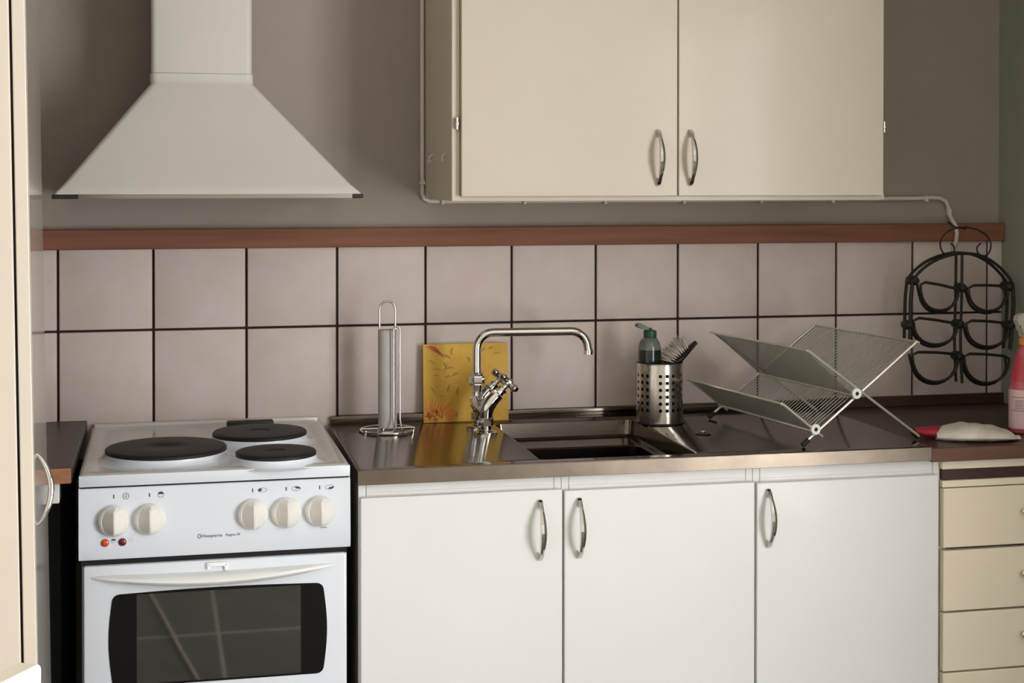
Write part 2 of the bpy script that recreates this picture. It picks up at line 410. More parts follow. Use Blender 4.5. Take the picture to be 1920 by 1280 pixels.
for cx, a0, a1 in ((.3330, 110, 235), (.3960, -10, 110), (.4590, -110, 15)):
    ring(cx, mz-.0002, .0086, .0042, .0006); flat([(cx, mz-.0002)]+[(cx+.0082*math.cos(math.radians(a0+(a1-a0)*k/10)), mz-.0002+.0038*math.sin(math.radians(a0+(a1-a0)*k/10))) for k in range(11)])
ring(.0620, .7890, .0042, .0036, .0004); seg(.0620, .7894, .0042, .0032, 0, 180)
ring(.0930, .7895, .0036, .0036, .0003)
ring(.2165, .7895, .0032, .0042, .0012, n=16)
for k in range(3): flat([(.4420+.004*k, .7935), (.4450+.004*k, .7935), (.4450+.004*k, .7948), (.4420+.004*k, .7948)])
obj('panel_markings', mk, 'print_grey', st, 0, kind='stuff')
def text_mesh(body, size, x, y, z, m, parent, name='lettering', rot=(math.pi/2, 0, 0)):
    cu = bpy.data.curves.new('lettering', 'FONT'); cu.body = body; cu.size = size; cu.resolution_u = 2
    t = bpy.data.objects.new('lettering_tmp', cu); COL.objects.link(t)
    bpy.context.view_layer.update()
    me = bpy.data.meshes.new_from_object(t.evaluated_get(bpy.context.evaluated_depsgraph_get()))
    bpy.data.objects.remove(t)
    me.transform(Matrix.Translation((x, y, z)) @ Matrix.Rotation(rot[2], 4, 'Z') @ Matrix.Rotation(rot[0], 4, 'X'))
    me.materials.clear(); me.materials.append(MT[m])
    o = bpy.data.objects.new(name, me); COL.objects.link(o); o.parent = parent; return o
text_mesh('Husqvarna', .0088, .2210, -.0068, .7868, 'print_grey', st)
text_mesh('Regina 50', .0068, .2650, -.0068, .7875, 'print_grey', st)
# oven door with a bulging window
DT = .7435
od = obj('oven_door', box(B(), .0075, SW-.0075, -.0080, .020, .155, DT, .0045, 3), 'enamel', st, 40)
def gout(n=10, i=0.0):
    x0, x1, z0, z1 = .0585+i, .4475-i, .5180+i, .6900-i; bow = .0060; out = []; r = .014
    for cx, cz, a0 in ((x1-r, z1-r, 0), (x0+r, z1-r, 90), (x0+r, z0+r, 180), (x1-r, z0+r, 270)):
        for k in range(5):
            a = math.radians(a0+90*k/4); out.append((cx+r*math.cos(a), cz+r*math.sin(a)))
        nx = {0: (x0+r, z1), 90: (x0, z0+r), 180: (x1-r, z0), 270: (x1, z1-r)}[a0]
        p = out[-1]
        for k in range(1, n):
            t = k/n; q = (p[0]+(nx[0]-p[0])*t, p[1]+(nx[1]-p[1])*t); s = bow*math.sin(math.pi*t)
            out.append((q[0]+(s if a0 == 270 else -s if a0 == 90 else 0), q[1]+((s*.6) if a0 == 0 else 0)))
    return out
gl_ = B(); prism(gl_, gout(), lambda a, b, t: (a, t, b), -.0055, -.0092)
ow = obj('oven_window', gl_, 'glass_black', od, 30, label='dark glass pane with rounded corners')
obj('inner_pane', prism(B(), rr(.1030, .4040, .522, .6880, .002, 2), lambda a, b, t: (a, t, b), -.0080, -.00935), 'glass_in', od, 0, label='clearer middle of the oven window')
# low bowed handle moulded across the door
hb = B(); loops = []; n = 28
for i in range(n+1):
    t = -1+2*i/n; x = .2445+.2220*t; c = max(0, 1-t*t)
    zc = .7230-.0105*c**1.2; hz = .0016+.0088*c**.7; dep = .0015+.034*c**.8
    loops.append([(x, -.0078, zc+hz), (x, -.0080-dep*.55, zc+hz*.95), (x, -.0080-dep*.92, zc+hz*.55), (x, -.0080-dep, zc-hz*.1), (x, -.0080-dep*.85, zc-hz*.8), (x, -.0080-dep*.4, zc-hz), (x, -.0078, zc-hz*.9)])
loft(hb, loops); obj('door_handle', hb, 'plastic_w', od, 50)
lt = B(); box(lt, .2300, .2690, -.0140, -.0078, .7325, .7405, .0025, 2); box(lt, .2620, .2690, -.0140, -.0078, .7245, .7395, .002, 2); box(lt, .2300, .2360, -.0140, -.0078, .7275, .7395, .002, 2)
obj('door_latch', lt, 'latch', od, 40)
obj('drawer_front', box(B(), .0075, SW-.0075, -.0060, .020, .045, .148, .004, 2), 'enamel', st, 40)

# ------------------------------------------------------------------ steel sink bench
SB0, SB1, SBF, ZT, LIP = 1.1085, 2.3000, -.5830, .9000, .0295
sb = thing('sink_bench', 'stainless steel sink bench top with recessed basin', 'sink', (1.70, -.3, ZT-LIP))
def L(x0, x1, y0, y1, r, z): return [(a, b, z) for a, b in rr(x0, x1, y0, y1, r, 8)]
tp = B()
BX0, BX1, BY0, BY1 = 1.4780, 1.8020, -.5445, -.080
loft(tp, [L(SB0, SB1, SBF, -.0005, .004, ZT-LIP), L(SB0, SB1, SBF, -.0005, .004, ZT-.003), L(SB0+.001, SB1-.001, SBF+.001, -.0015, .004, ZT-.0008),
          L(SB0+.004, SB1-.004, SBF+.004, -.004, .004, ZT), L(SB0+.010, SB1-.010, SBF+.010, -.010, .005, ZT-.0008),
          L(BX0-.004, BX1+.004, BY0-.003, BY1+.004, .018, ZT-.0014), L(BX0, BX1, BY0, BY1, .016, ZT-.004), L(BX0+.004, BX1-.004, BY0+.004, BY1-.004, .016, ZT-.036),
          L(BX0+.009, BX1-.009, BY0+.006, BY1-.009, .016, ZT-.041), L(BX0+.014, BX1-.014, BY0+.010, BY1-.110, .022, ZT-.042), L(BX0+.0175, BX1-.0175, BY0+.014, BY1-.1135, .022, ZT-.0455),
          L(BX0+.022, BX1-.022, BY0+.020, BY1-.120, .026, ZT-.150), L(BX0+.034, BX1-.034, BY0+.032, BY1-.132, .034, ZT-.164), L(BX0+.12, BX1-.12, BY0+.14, BY1-.22, .02, ZT-.168)], cap0=False)
obj('bench_top', tp, 'steel', sb, 35)
lp = B(); box(lp, SB0-.0006, SB1+.0004, SBF-.0012, SBF+.0006, ZT-LIP, ZT-.0016, .0006); obj('front_lip', lp, 'steel_lip', sb, 0, label='worn steel front edge')
up = B(); box(up, SB0+.004, SB1, -.0185, -.0062, ZT-.002, .9175, .003, 2); obj('upstand', up, 'steel', sb, 40)
obj('drain', lathe(B(), [(.026, ZT-.1679), (.026, ZT-.1655), (.018, ZT-.1670), (0, ZT-.1670)], (1.64, -.36, 0), n=24), 'chrome_s', sb)
pg = thing('sink_plug', 'small metal plug lying on the draining board', 'plug', (1.8896, -.3286, ZT-.001))
obj('plug_disc', lathe(B(), [(.0165, ZT-.001), (.0170, ZT+.001), (.012, ZT+.0030), (0, ZT+.0034)], (1.8896, -.3286, 0), n=24), 'steel', pg)
obj('plug_ring', tube(B(), [(1.8896+.006*math.cos(a), -.3286+.006*math.sin(a), ZT+.0046) for a in [2*math.pi*k/12 for k in range(12)]], .0012, 6, closed=True), 'chrome', pg)

# ------------------------------------------------------------------ base cabinets under the bench
DX = [(1.1145, 1.5125, 1.4668), (1.5170, 1.9145, 1.5463), (1.9195, 2.3215, 1.9430)]
labels = ['white base cabinet beside the stove, handle on its right', 'white base cabinet below the basin, between two like it', 'white base cabinet beside the drawers']
ends = [1.1120, 1.5148, 1.9170, 2.3325]
DZ = (.8465, .8430, .8405)
for k, (x0, x1, hx) in enumerate(DX):
    c = thing('base_cabinet', labels[k], 'cabinet', ((x0+x1)/2, -.3, 0), 'base cabinets under the sink bench')
    a, b = ends[k], ends[k+1]-.0002
    bd = B(); box(bd, a, a+.016, -.550, -.01, .10, .70 if k == 1 else .8695); box(bd, b-.016, b, -.550, -.01, .10, .70 if k == 0 else .8695)   # sides under the bowl are cut down
    box(bd, a+.016, b-.016, -.55, -.01, .10, .116); box(bd, a+.016, b-.016, -.022, -.01, .116, .60); box(bd, a+.016, b-.016, -.545, -.50, .69, .72)
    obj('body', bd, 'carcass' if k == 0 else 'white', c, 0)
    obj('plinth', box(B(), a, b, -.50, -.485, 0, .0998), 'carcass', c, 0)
    obj('stile', box(B(), a+.0003, a+.0147, -.5555, -.5505, .10, .8695, .0006), 'white', c, 0)
    obj('stile', box(B(), b-.0147, b-.0003, -.5555, -.5505, .10, .8695, .0006), 'white', c, 0)
    obj('rail', box(B(), a+.0155, b-.0155, -.5553, -.5505, .8380, .8695, .0006), 'white', c, 0)
    obj('rail', box(B(), a+.0155, b-.0155, -.5565, -.5505, DZ[k]-.004, DZ[k]+.0045, .0006), 'white', c, 0)
    d = obj('door', box(B(), x0, x1, -.5745, -.5566, .13, DZ[k]-.0025, .0022, 2), 'white', c, 0)
    handle(d, (hx, -.5745, .7660))

# drawer unit and brown worktop on the right
wt = thing('brown_worktop', 'dark brown laminate worktop in the corner beside the steel bench', 'worktop', (2.55, -.3, .866))
obj('slab', box(B(), 2.3010, ROOM_X1-.001, -.5780, -.0005, .8665, .8950, .002), 'laminate', wt, 0)
obj('front_edge', box(B(), 2.3010, ROOM_X1-.001, -.5830, -.5781, .8665, .8950, .001), 'lamedge', wt, 0)
obj('upstand', box(B(), 2.3010, ROOM_X1-.001, -.0190, -.0062, .8952, .9200, .001), 'laminate', wt, 0)
du = thing('drawer_unit', 'cream drawer unit with small round knobs below brown worktop', 'drawer unit', (2.51, -.3, 0))
D0, D1 = 2.3332, 2.6820
bd = B(); box(bd, D0, D0+.016, -.55, -.01, .10, .866); box(bd, D1-.016, D1, -.55, -.01, .10, .866); box(bd, D0+.016, D1-.016, -.05, -.01, .10, .866)
obj('body', bd, 'beige', du, 0)
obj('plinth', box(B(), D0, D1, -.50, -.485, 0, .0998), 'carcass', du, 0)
obj('face_rail', box(B(), D0, D1, -.5680, -.5505, .8475, .8660, .0008), 'beige', du, 0)
obj('face_rail', box(B(), D0, D1, -.5680, -.5505, .8095, .8235, .0008), 'beige', du, 0)
obj('pull_out_board', box(B(), D0+.003, D1-.003, -.5610, -.20, .8240, .8470, .001), 'laminate', du, 0, label='dark brown pull-out board')
obj('gap_shade', box(B(), D0+.016, D1-.016, -.548, -.52, .11, .8090), 'black', du, 0)  # black sheet that paints the shade seen in the gaps between drawers
dzs = [(.6835, .8075), (.5505, .6775), (.4240, .5465), (.2900, .4205), (.1300, .2865)]
kn = None
for zz0, zz1 in dzs:
    d = obj('drawer', box(B(), D0+.0008, D1-.001, -.5720, -.5506, zz0, zz1, .0022, 2), 'beige', du, 0)
    c = (2.5170, -.5720, (zz0+zz1)/2+.009)
    if kn is None:
        kn = obj('knob', lathe(B(), [(.0050, 0), (.0040, .005), (.0050, .008), (.0080, .0115), (.0085, .0150), (.0055, .0175), (0, .0185)], (0, 0, 0), axis=(0, -1, 0), n=20), 'chrome')
        kn.parent = d; kn.location = Vector(c)-ORG[d.name]
    else: share(kn, 'knob', c, d)
fp = thing('filler_panel', 'narrow cream filler panel between drawers and corner', 'panel', (2.735, -.3, 0))
obj('face', box(B(), 2.6835, ROOM_X1-.001, -.5680, -.5505, .10, .8660, .001), 'beige', fp, 0)
obj('side', box(B(), 2.6835, 2.6995, -.5500, -.01, 0, .8660, .001), 'beige', fp, 0)

# ------------------------------------------------------------------ narrow worktop left of the stove, tall unit, chair
ws = thing('worktop_stub', 'narrow dark worktop end with bare wood edge beside stove', 'worktop', (.50, -.3, .895))
obj('slab', box(B(), .20, .5830, -.5700, -.0065, .8950, .9250, .0015), 'laminate_l', ws, 0)
obj('front_edge', box(B(), .20, .5815, -.5760, -.5701, .8960, .9240, .001), 'rawwood', ws, 0, label='bare wooden edge')
nb = thing('narrow_base_unit', 'narrow dark base unit under the worktop end', 'cabinet', (.46, -.3, 0))
obj('side_panel', box(B(), .5420, .5580, -.50, -.01, 0, .8945), 'black', nb, 0, label='dark side panel')
obj('side_panel', box(B(), .20, .2160, -.50, -.01, 0, .8945), 'black', nb, 0)
obj('opening_shade', box(B(), .2161, .5419, -.50, -.484, .05, .84), 'black', nb, 0)  # black sheet standing in for the shade inside the open front
obj('front_rail', box(B(), .2161, .5600, -.5600, -.5005, .8570, .8945, .0015), 'white', nb, 0, label='white front rail')

# tall unit standing along the left wall; its door front is seen almost edge-on
TN = Vector((.5953, -1.360, 0)); TF = Vector((.5664, -.760, 0))
tdir = (TF-TN).normalized(); trot = math.atan2(tdir.y, tdir.x)-math.pi/2
tu = thing('tall_cabinet', 'cream tall cabinet with glossy door and chrome handle left of the stove', 'cabinet', (TN.x, TN.y, 0), local=True, rotz=trot)
tu.rotation_euler = (0, math.radians(-.84), trot)
WT = (TF-TN).length
obj('body', box(B(), -.62, -.0205, 0, WT, .004, 2.2, .002), 'fridge', tu, 0)
obj('seal', box(B(), -.0204, -.0172, .006, WT-.006, .06, 2.19), 'black', tu, 0, label='dark gap along the door')
td = obj('door', box(B(), -.0171, 0, 0, WT, .05, 2.2, .0015, 2), 'fridge', tu, 0)
obj('door_face', box(B(), .0, .0012, .002, WT-.002, .052, 2.198, .0005), 'fridge_f', td, 0)
hb = B(); pts = []
for k in range(17):
    t = -1+2*k/16; c = math.cos(t*math.pi/2); pts.append((.001+.019*c**.75 if c > 1e-6 else .001, .10+.01*t, 1.020+.048*t))
tube(hb, pts, [.002+.0028*math.cos((-1+2*k/16)*math.pi/2) for k in range(17)], 8)
hh = obj('handle', hb, 'chrome', td, 50, label='bowed chrome handle')

# painted chair in front of the tall unit, only a back corner shows
ch = thing('chair', 'cream painted wooden chair with hand hole, beside the tall cabinet', 'chair', (.327, -1.812, 0), local=True, rotz=math.radians(-30))
bk = B(); W2 = .19
def cb(a, b, t):    # a along the back, b up; the back widens downwards and reclines a little
    return (.17+(b-.45)*.10+t, a*(1+(.925-b)*.55), b)
prism(bk, [(a, b) for a, b in rr(-W2, W2, .70, .925, .010, 5)], cb, -.011, .011)
bmesh.ops.bevel(bk, geom=[e for e in bk.edges if abs(e.calc_face_angle(0)) > 1.2], offset=.003, segments=2, affect='EDGES')
obj('backrest', bk, 'chair', ch, 40)
hole = B(); prism(hole, [(W2-.060+.035*math.cos(a), .868+.012*math.sin(a)) for a in [2*math.pi*k/20 for k in range(20)]], cb, -.0118, .0118)
obj('hand_hole', hole, 'rawwood', ch, 0)
for s in (-1, 1):
    obj('back_post', tube(B(), [cb(s*(W2-.05), .42, 0), cb(s*(W2-.03), .71, 0)], .014, 10), 'chair', ch)
    obj('leg', tube(B(), [(.165, s*.17, .43), (.18, s*.18, 0)], [.018, .013], 10), 'chair', ch)
    obj('leg', tube(B(), [(-.17, s*.17, .43), (-.19, s*.18, 0)], [.018, .013], 10), 'chair', ch)
se = B(); loft(se, [[(a, b, z) for a, b in rr(-.20, .21, -.20, .20, .05, 5)] for z in (.43, .455)]); obj('seat', se, 'chair', ch, 40)

# ------------------------------------------------------------------ things on the bench
# paper-towel holder
hx, hy = 1.2265, -.1330; hz = ZT-.0006
ph = thing('paper_towel_holder', 'chrome wire paper-towel holder standing on the steel bench', 'paper holder', (hx, hy, hz))
R = .0600
ringp = [(hx+R*math.cos(a), hy+R*math.sin(a), hz+.0028) for a in [2*math.pi*k/40 for k in range(40)]]
bs = tube(B(), ringp, .0026, 8, closed=True)
tube(bs, [(hx-R, hy, hz+.0055), (hx-.016, hy, hz+.0055)], .0022, 8); tube(bs, [(hx+R, hy, hz+.0055), (hx+.016, hy, hz+.0055)], .0022, 8)
for a in (90, 210, 330): lathe(bs, [(.004, .0), (.004, .006)], (hx+R*math.cos(math.radians(a)), hy+R*math.sin(math.radians(a)), hz), n=10)
obj('base_ring', bs, 'chrome', ph, 50)
lw = .0175
lo = [(hx-lw, hy, hz+.003), (hx-lw, hy, 1.166)]+[(hx+lw*math.cos(math.radians(180-a)), hy, 1.166+lw*1.1*math.sin(math.radians(a))) for a in range(15, 180, 15)]+[(hx+lw, hy, 1.166), (hx+lw, hy, hz+.003)]
obj('tall_loop', tube(B(), lo, .0024, 8), 'chrome', ph, 50)
ax, ay = hx+.0165, hy-.030
arm = [(hx-.020, hy-R+.004, hz+.0055), (ax-.012, ay-.026, hz+.0055), (ax-.0075, ay-.012, hz+.008), (ax-.0070, ay, hz+.03), (ax-.0070, ay, 1.124)]
arm += [(ax+.0070*math.cos(math.radians(180-a)), ay, 1.124+.008*math.sin(math.radians(a))) for a in range(20, 180, 20)]
arm += [(ax+.0070, ay, 1.124), (ax+.0070, ay, hz+.03), (ax+.0090, ay-.012, hz+.008), (ax+.016, ay-.022, hz+.0055), (hx+.046, hy-.037, hz+.0055)]
obj('guide_loop', tube(B(), arm, .0022, 8), 'chrome', ph, 50)
core = tag(obj('cardboard_core', lathe(B(), [(.0208, hz+.0078), (.0208, 1.122), (.0190, 1.122), (.0190, hz+.0078)], (hx, hy, 0), n=28, cap=False), 'card', None, 50),
           'grey cardboard core left on the paper-towel holder', 'tube')

# yellow flower picture leaning on the wall
pz = ZT-.0012
pc = thing('flower_picture', 'yellow square picture with orange flowers leaning behind the tap', 'picture', (1.42, -.03, pz))
lean = .06
def pf(a, b, t): return (1.3225+a, -.0290+(b*lean)-.0060*0+t, pz+b)
PW, PH = .1975, .1770
bd = prism(B(), [(0, 0), (PW, 0), (PW, PH), (0, PH)], pf, -.0085, -.0035); obj('panel', bd, 'yellow', pc, 0)
def petal(bm, x, z, ang, ln, w, off=-.0090, n=6):
    ca, sa = math.cos(math.radians(ang)), math.sin(math.radians(ang)); up, dn = [], []
    for k in range(n+1):
        t = k/n; h = w*math.sin(math.pi*t)**.8; cv = .12*ln*math.sin(math.pi*t)
        up.append((x+ca*ln*t-sa*(h+cv), z+sa*ln*t+ca*(h+cv))); dn.append((x+ca*ln*t-sa*(-h+cv), z+sa*ln*t+ca*(-h+cv)))
    P = up+dn[::-1][1:-1]
    P = [(min(max(a, .001), PW-.001), min(max(b, .001), PH-.001)) for a, b in P]
    try: bm.faces.new([bm.verts.new(pf(a, b, off)) for a, b in P])
    except ValueError: pass
p1, p2, p3 = B(), B(), B()
for k in range(21):
    a = -6+k*8.6; petal(p1, .024+.026*math.cos(math.radians(a)), .004+.014*math.sin(math.radians(a)), a+random.uniform(-4, 4), .024+.014*math.sin(math.radians(a))+random.uniform(0, .008), .0019)
for k in range(26): petal(p2, .003+random.uniform(0, .045), .002+random.uniform(0, .022), random.uniform(0, 180), .014, .0016, -.0093)
for k in range(6): petal(p2, .004+.004*k, PH-.006-.002*k, -8-5*k, .030, .0020, -.0093)
for x, z, a, l, w in ((.044, .152, -25, .022, .003), (.066, .150, 80, .022, .002), (.052, .120, 5, .020, .0016), (.050, .112, 70, .022, .0013), (.065, .102, 24, .020, .0022), (.050, .100, 20, .013, .0018),
                      (.014, .080, -52, .022, .0016), (.056, .066, 72, .022, .0020), (.080, .056, 86, .024, .0022), (.045, .135, -60, .018, .0018), (.100, .148, -58, .016, .0026), (.135, .158, 28, .014, .0020), (.152, .162, 28, .014, .0020),
                      (.160, .150, 10, .022, .0014), (.076, .010, 80, .012, .0020), (.160, .120, -50, .016, .0014), (.110, .075, 60, .014, .0014), (.020, .118, 0, .022, .0009), (.018, .104, 4, .020, .0009), (.170, .060, 70, .02, .0012), (.035, .060, -20, .014, .001), (.030, .150, 10, .02, .0009), (.012, .14, -30, .02, .0010)):
    petal(p3, x, z, a, l, w)
for k in range(6): petal(p1, .150+.004*math.cos(k), .118-.004*k, 60+25*k, .016, .0008)
p4 = B()
for cx, cz, n0, a0, st_, ln in ((.055, .085, 9, 0, 40, .030), (.090, .120, 8, 20, 45, .028), (.035, .135, 7, 10, 50, .026), (.165, .110, 9, 0, 40, .026), (.120, .050, 7, 15, 50, .028), (.175, .030, 7, 0, 50, .020)):
    for k in range(n0):
        a = a0+k*st_; petal(p4, cx+.006*math.cos(math.radians(a)), cz+.006*math.sin(math.radians(a)), a, ln, .0034, -.0087)
obj('pale_petals', p4, 'amber', pc, 0, kind='stuff')
obj('orange_petals', p1, 'orange', pc, 0, kind='stuff'); obj('red_petals', p2, 'red_print', pc, 0, kind='stuff'); obj('leaf_print', p3, 'ochre', pc, 0, kind='stuff')

# mixer tap: two risers in line with the view, spout swung over the basin
fx, fyc, fz = 1.4330, -.1640, ZT-.0014
tap = thing('mixer_tap', 'old chrome two-handle mixer tap beside the basin', 'tap', (fx, fyc, fz))
for s in (-1, 1):
    yy = fyc+s*.0425
    rs = B()
    lathe(rs, [(.026, fz), (.026, fz+.003), (.019, fz+.006), (.0115, fz+.008), (.0115, fz+.016), (.0130, fz+.017)], (fx, yy, 0), n=28)
    lathe(rs, [(.0165, fz+.017), (.0165, fz+.033), (.0145, fz+.0345)], (fx, yy, 0), n=6)
    obj('riser', rs, 'chrome', tap, 40)
    a = Vector((.72, 0, .69)).normalized(); p0 = Vector((fx, yy, fz+.034))
    el = B(); pts = [p0, p0+Vector((0, 0, .012)), p0+Vector((.003, 0, .024)), p0+Vector((.012, 0, .037)), p0+Vector((.024, 0, .049))]
    tube(el, pts, [.0135, .0150, .0165, .0155, .0140], 20); obj('valve_body', el, 'chrome', tap, 50)
    q = pts[-1]-a*.004
    bn = B(); lathe(bn, [(.0150, 0), (.0150, .007), (.0125, .009)], q, axis=a, n=6); lathe(bn, [(.0105, .009), (.0095, .017), (.0115, .018), (.0115, .023), (.0060, .025), (.0055, .036)], q, axis=a, n=20)
    obj('bonnet', bn, 'chrome', tap, 35)
    hc = q+a*.041; u = Vector((0, 1, 0)); v = a.cross(u).normalized(); hn = B()
    lathe(hn, [(.0095, -.008), (.0120, -.003), (.0120, .005), (.0085, .0090), (0, .0102)], hc, axis=a, n=20)
    for k in range(4):
        w = (u*math.cos(k*math.pi/2+.6)+v*math.sin(k*math.pi/2+.6))
        lathe(hn, [(.0062, .005), (.0058, .013), (.0080, .019), (.0084, .026), (.0055, .0305), (0, .0315)], hc, axis=w, n=12)
    obj('cross_handle', hn, 'chrome', tap, 45)
    br = B(); tube(br, [(fx-.002, yy, fz+.048), (fx-.008, yy-s*.012, fz+.054), (fx-.012, fyc+s*.012, fz+.062), (fx-.012, fyc, fz+.068)], [.0145, .0140, .0135, .0130], 16)
    obj('bridge', br, 'chrome', tap, 50)
sx_ = fx-.0120
cb_ = B(); lathe(cb_, [(.0140, fz+.052), (.0150, fz+.062), (.0105, fz+.075), (.0105, fz+.088), (.0120, fz+.102)], (sx_, fyc, 0), n=24)
obj('column', cb_, 'chrome', tap, 45)
nb_ = B(); lathe(nb_, [(.0165, fz+.1015), (.0172, fz+.105), (.0172, fz+.118), (.0160, fz+.1205)], (sx_, fyc, 0), n=6); lathe(nb_, [(.0140, fz+.1205), (.0145, fz+.126), (.0110, fz+.129)], (sx_, fyc, 0), n=24)
obj('swivel_nut', nb_, 'chrome', tap, 30)
zt_ = 1.1145; r_ = .036; sdir = Vector((math.cos(math.radians(-4)), math.sin(math.radians(-4)), 0)); LN = .2510
sp_ = [Vector((sx_, fyc, fz+.122)), Vector((sx_, fyc, zt_-r_))]
for a in range(15, 91, 15): sp_.append(Vector((sx_, fyc, zt_-r_))+sdir*(r_-r_*math.cos(math.radians(a)))+Vector((0, 0, r_*math.sin(math.radians(a)))))
e0 = Vector((sx_, fyc, zt_))+sdir*(LN-.040)
for a in range(0, 86, 14): sp_.append(e0+sdir*(.038*math.sin(math.radians(a)))+Vector((0, 0, -.038+.038*math.cos(math.radians(a)))))
tip = sp_[-1]; sp_.append(tip+sdir*.002+Vector((0, 0, -.012)))
obj('spout', tube(B(), sp_, .0096, 20), 'chrome', tap, 60)
obj('aerator', lathe(B(), [(.0105, -.004), (.0105, .006)], sp_[-1], axis=(-.08, 0, -1), n=20), 'chrome', tap, 40)

# perforated steel pot with soap bottle and dish brush
px_, pyy, pr, pz0, phh = 1.8475, -.1500, .0535, ZT-.0012, .1365
pot = thing('cutlery_pot', 'perforated steel cutlery pot beside the basin', 'pot', (px_, pyy, pz0))
NC, rows = 22, 6; skip = {3, 10, 17}
pb = B(); zb = [pz0+.026+k*.0155 for k in range(rows+1)]
ang0 = math.radians(-90-32-16.36*4.02+9); da = 2*math.pi/NC
def cyl(a, z, r): return pb.verts.new((px_+r*math.cos(a), pyy+r*math.sin(a), z))
def quad(a0, a1, z0, z1, r):
    for k in range(2):
        u0, u1 = a0+(a1-a0)*k/2, a0+(a1-a0)*(k+1)/2
        pb.faces.new((cyl(u0, z0, r), cyl(u1, z0, r), cyl(u1, z1, r), cyl(u0, z1, r)))
for c in range(NC):
    a0 = ang0+c*da; a1 = a0+da
    for r in (pr, pr-.0010):
        quad(a0, a1, pz0+.004, zb[0], r); quad(a0, a1, zb[-1], pz0+phh, r)
    for w in range(rows):
        z0, z1 = zb[w], zb[w+1]; holes = []
        for r in (pr, pr-.0010):
            if c in skip: quad(a0, a1, z0, z1, r); continue
            am, zm = (a0+a1)/2, (z0+z1)/2; rh = .0040; N8 = 16; inner, outer = [], []
            for k in range(N8):
                th = 2*math.pi*k/N8; ct, s_ = math.cos(th), math.sin(th); m_ = max(abs(ct), abs(s_))
                inner.append(cyl(am+rh*ct/pr, zm+rh*s_, r)); outer.append(cyl(am+da/2*ct/m_, zm+(z1-z0)/2*s_/m_, r))
            for k in range(N8): pb.faces.new((inner[k], inner[(k+1) % N8], outer[(k+1) % N8], outer[k]))
            holes.append(inner)
        if holes:
            for k in range(16): pb.faces.new((holes[0][k], holes[0][(k+1) % 16], holes[1][(k+1) % 16], holes[1][k]))
bmesh.ops.remove_doubles(pb, verts=pb.verts[:], dist=2e-5)
obj('shell', pb, 'steel_pot', pot, 40)
rb = B(); tube(rb, [(px_+pr*math.cos(2*math.pi*k/40), pyy+pr*math.sin(2*math.pi*k/40), pz0+phh) for k in range(40)], .0014, 6, closed=True); obj('rim', rb, 'steel_pot', pot, 60)
obj('base', lathe(B(), [(pr-.002, pz0), (pr+.0008, pz0+.001), (pr+.0008, pz0+.0045), (pr-.001, pz0+.0048), (0, pz0+.0048)], (px_, pyy, 0), n=40), 'dark_plastic', pot, 40)
bx_, by_ = 1.8240, -.1500; bz = pz0+.0050
sbt = thing('dish_soap_bottle', 'dark green dish soap bottle with flip cap standing in the steel pot', 'bottle', (bx_, by_, bz))
obj('soap_fill', lathe(B(), [(.0240, bz), (.0262, bz+.004), (.0262, 1.0660)], (bx_, by_, 0), n=28), 'soap', sbt, 50, label='dark green soap inside')
obj('shoulder', lathe(B(), [(.0264, 1.0661), (.0258, 1.072), (.0235, 1.0815), (.0180, 1.0905), (.0140, 1.0935)], (bx_, by_, 0), n=28), 'soap_clear', sbt, 60)
obj('cap', lathe(B(), [(.0145, 1.0920), (.0150, 1.0935), (.0150, 1.1080), (.0120, 1.1100), (.006, 1.1105), (.004, 1.1150), (0, 1.1150)], (bx_+.001, by_, 0), n=20), 'green_cap', sbt, 40)
fl = B()
prism(fl, [(-.004, 1.1090), (-.016, 1.1120), (-.030, 1.1165), (-.034, 1.1215), (-.032, 1.1250), (-.022, 1.1260), (-.010, 1.1210), (-.004, 1.1160)], lambda a, b, t: (bx_+a, by_+t, b), -.011, .011)
bmesh.ops.bevel(fl, geom=fl.edges[:], offset=.002, segments=2, affect='EDGES'); obj('flip_lid', fl, 'green_cap', sbt, 50)
# brush
brs = thing('dish_brush', 'dish brush with black head and pale bristles standing in the pot', 'brush', (1.885, -.150, bz))
q0, q1, q2 = Vector((1.862, -.155, bz+.004)), Vector((1.8790, -.150, 1.030)), Vector((1.9350, -.150, 1.0800))
obj('brush_handle', tube(B(), [q0, q0.lerp(q1, .5), q1+Vector((-.001, 0, -.006)), q1+Vector((.006, 0, .008))], [.005, .0055, .007, .009], 10), 'black_pl', brs)
hdv = (q2-q1).normalized(); nrm = Vector((-hdv.z, 0, hdv.x))
hb = B(); loops = []
for k in range(9):
    t = k/8; c = q1.lerp(q2, t); w = .010+.014*math.sin(math.pi*min(1, t*1.15+.05))**.7*(1-.55*t); th = .0095*(1-.62*t)+.0008
    loops.append([c+Vector((0, w*math.cos(a), 0))+nrm*th*math.sin(a) for a in [2*math.pi*j/12 for j in range(12)]])
loft(hb, loops); obj('brush_head', hb, 'black_pl', brs, 60)
bb = B()
for i in range(9):
    for j in range(5):
        t = .04+.62*i/8; c = q1.lerp(q2, t)+nrm*.006+Vector((0, (j-2)*.0065*(1-.3*t), 0))
        for k in range(5):
            d = (nrm*1.0+hdv*((t-.42)*1.0)+Vector((0, (j-2)*.22, 0))+Vector((random.uniform(-.22, .22), random.uniform(-.22, .22), random.uniform(-.22, .22)))).normalized()
            tube(bb, [c, c+d*random.uniform(.026, .036)], [.0010, .0006], 4)
obj('bristles', bb, 'bristle', brs, 0, kind='stuff')

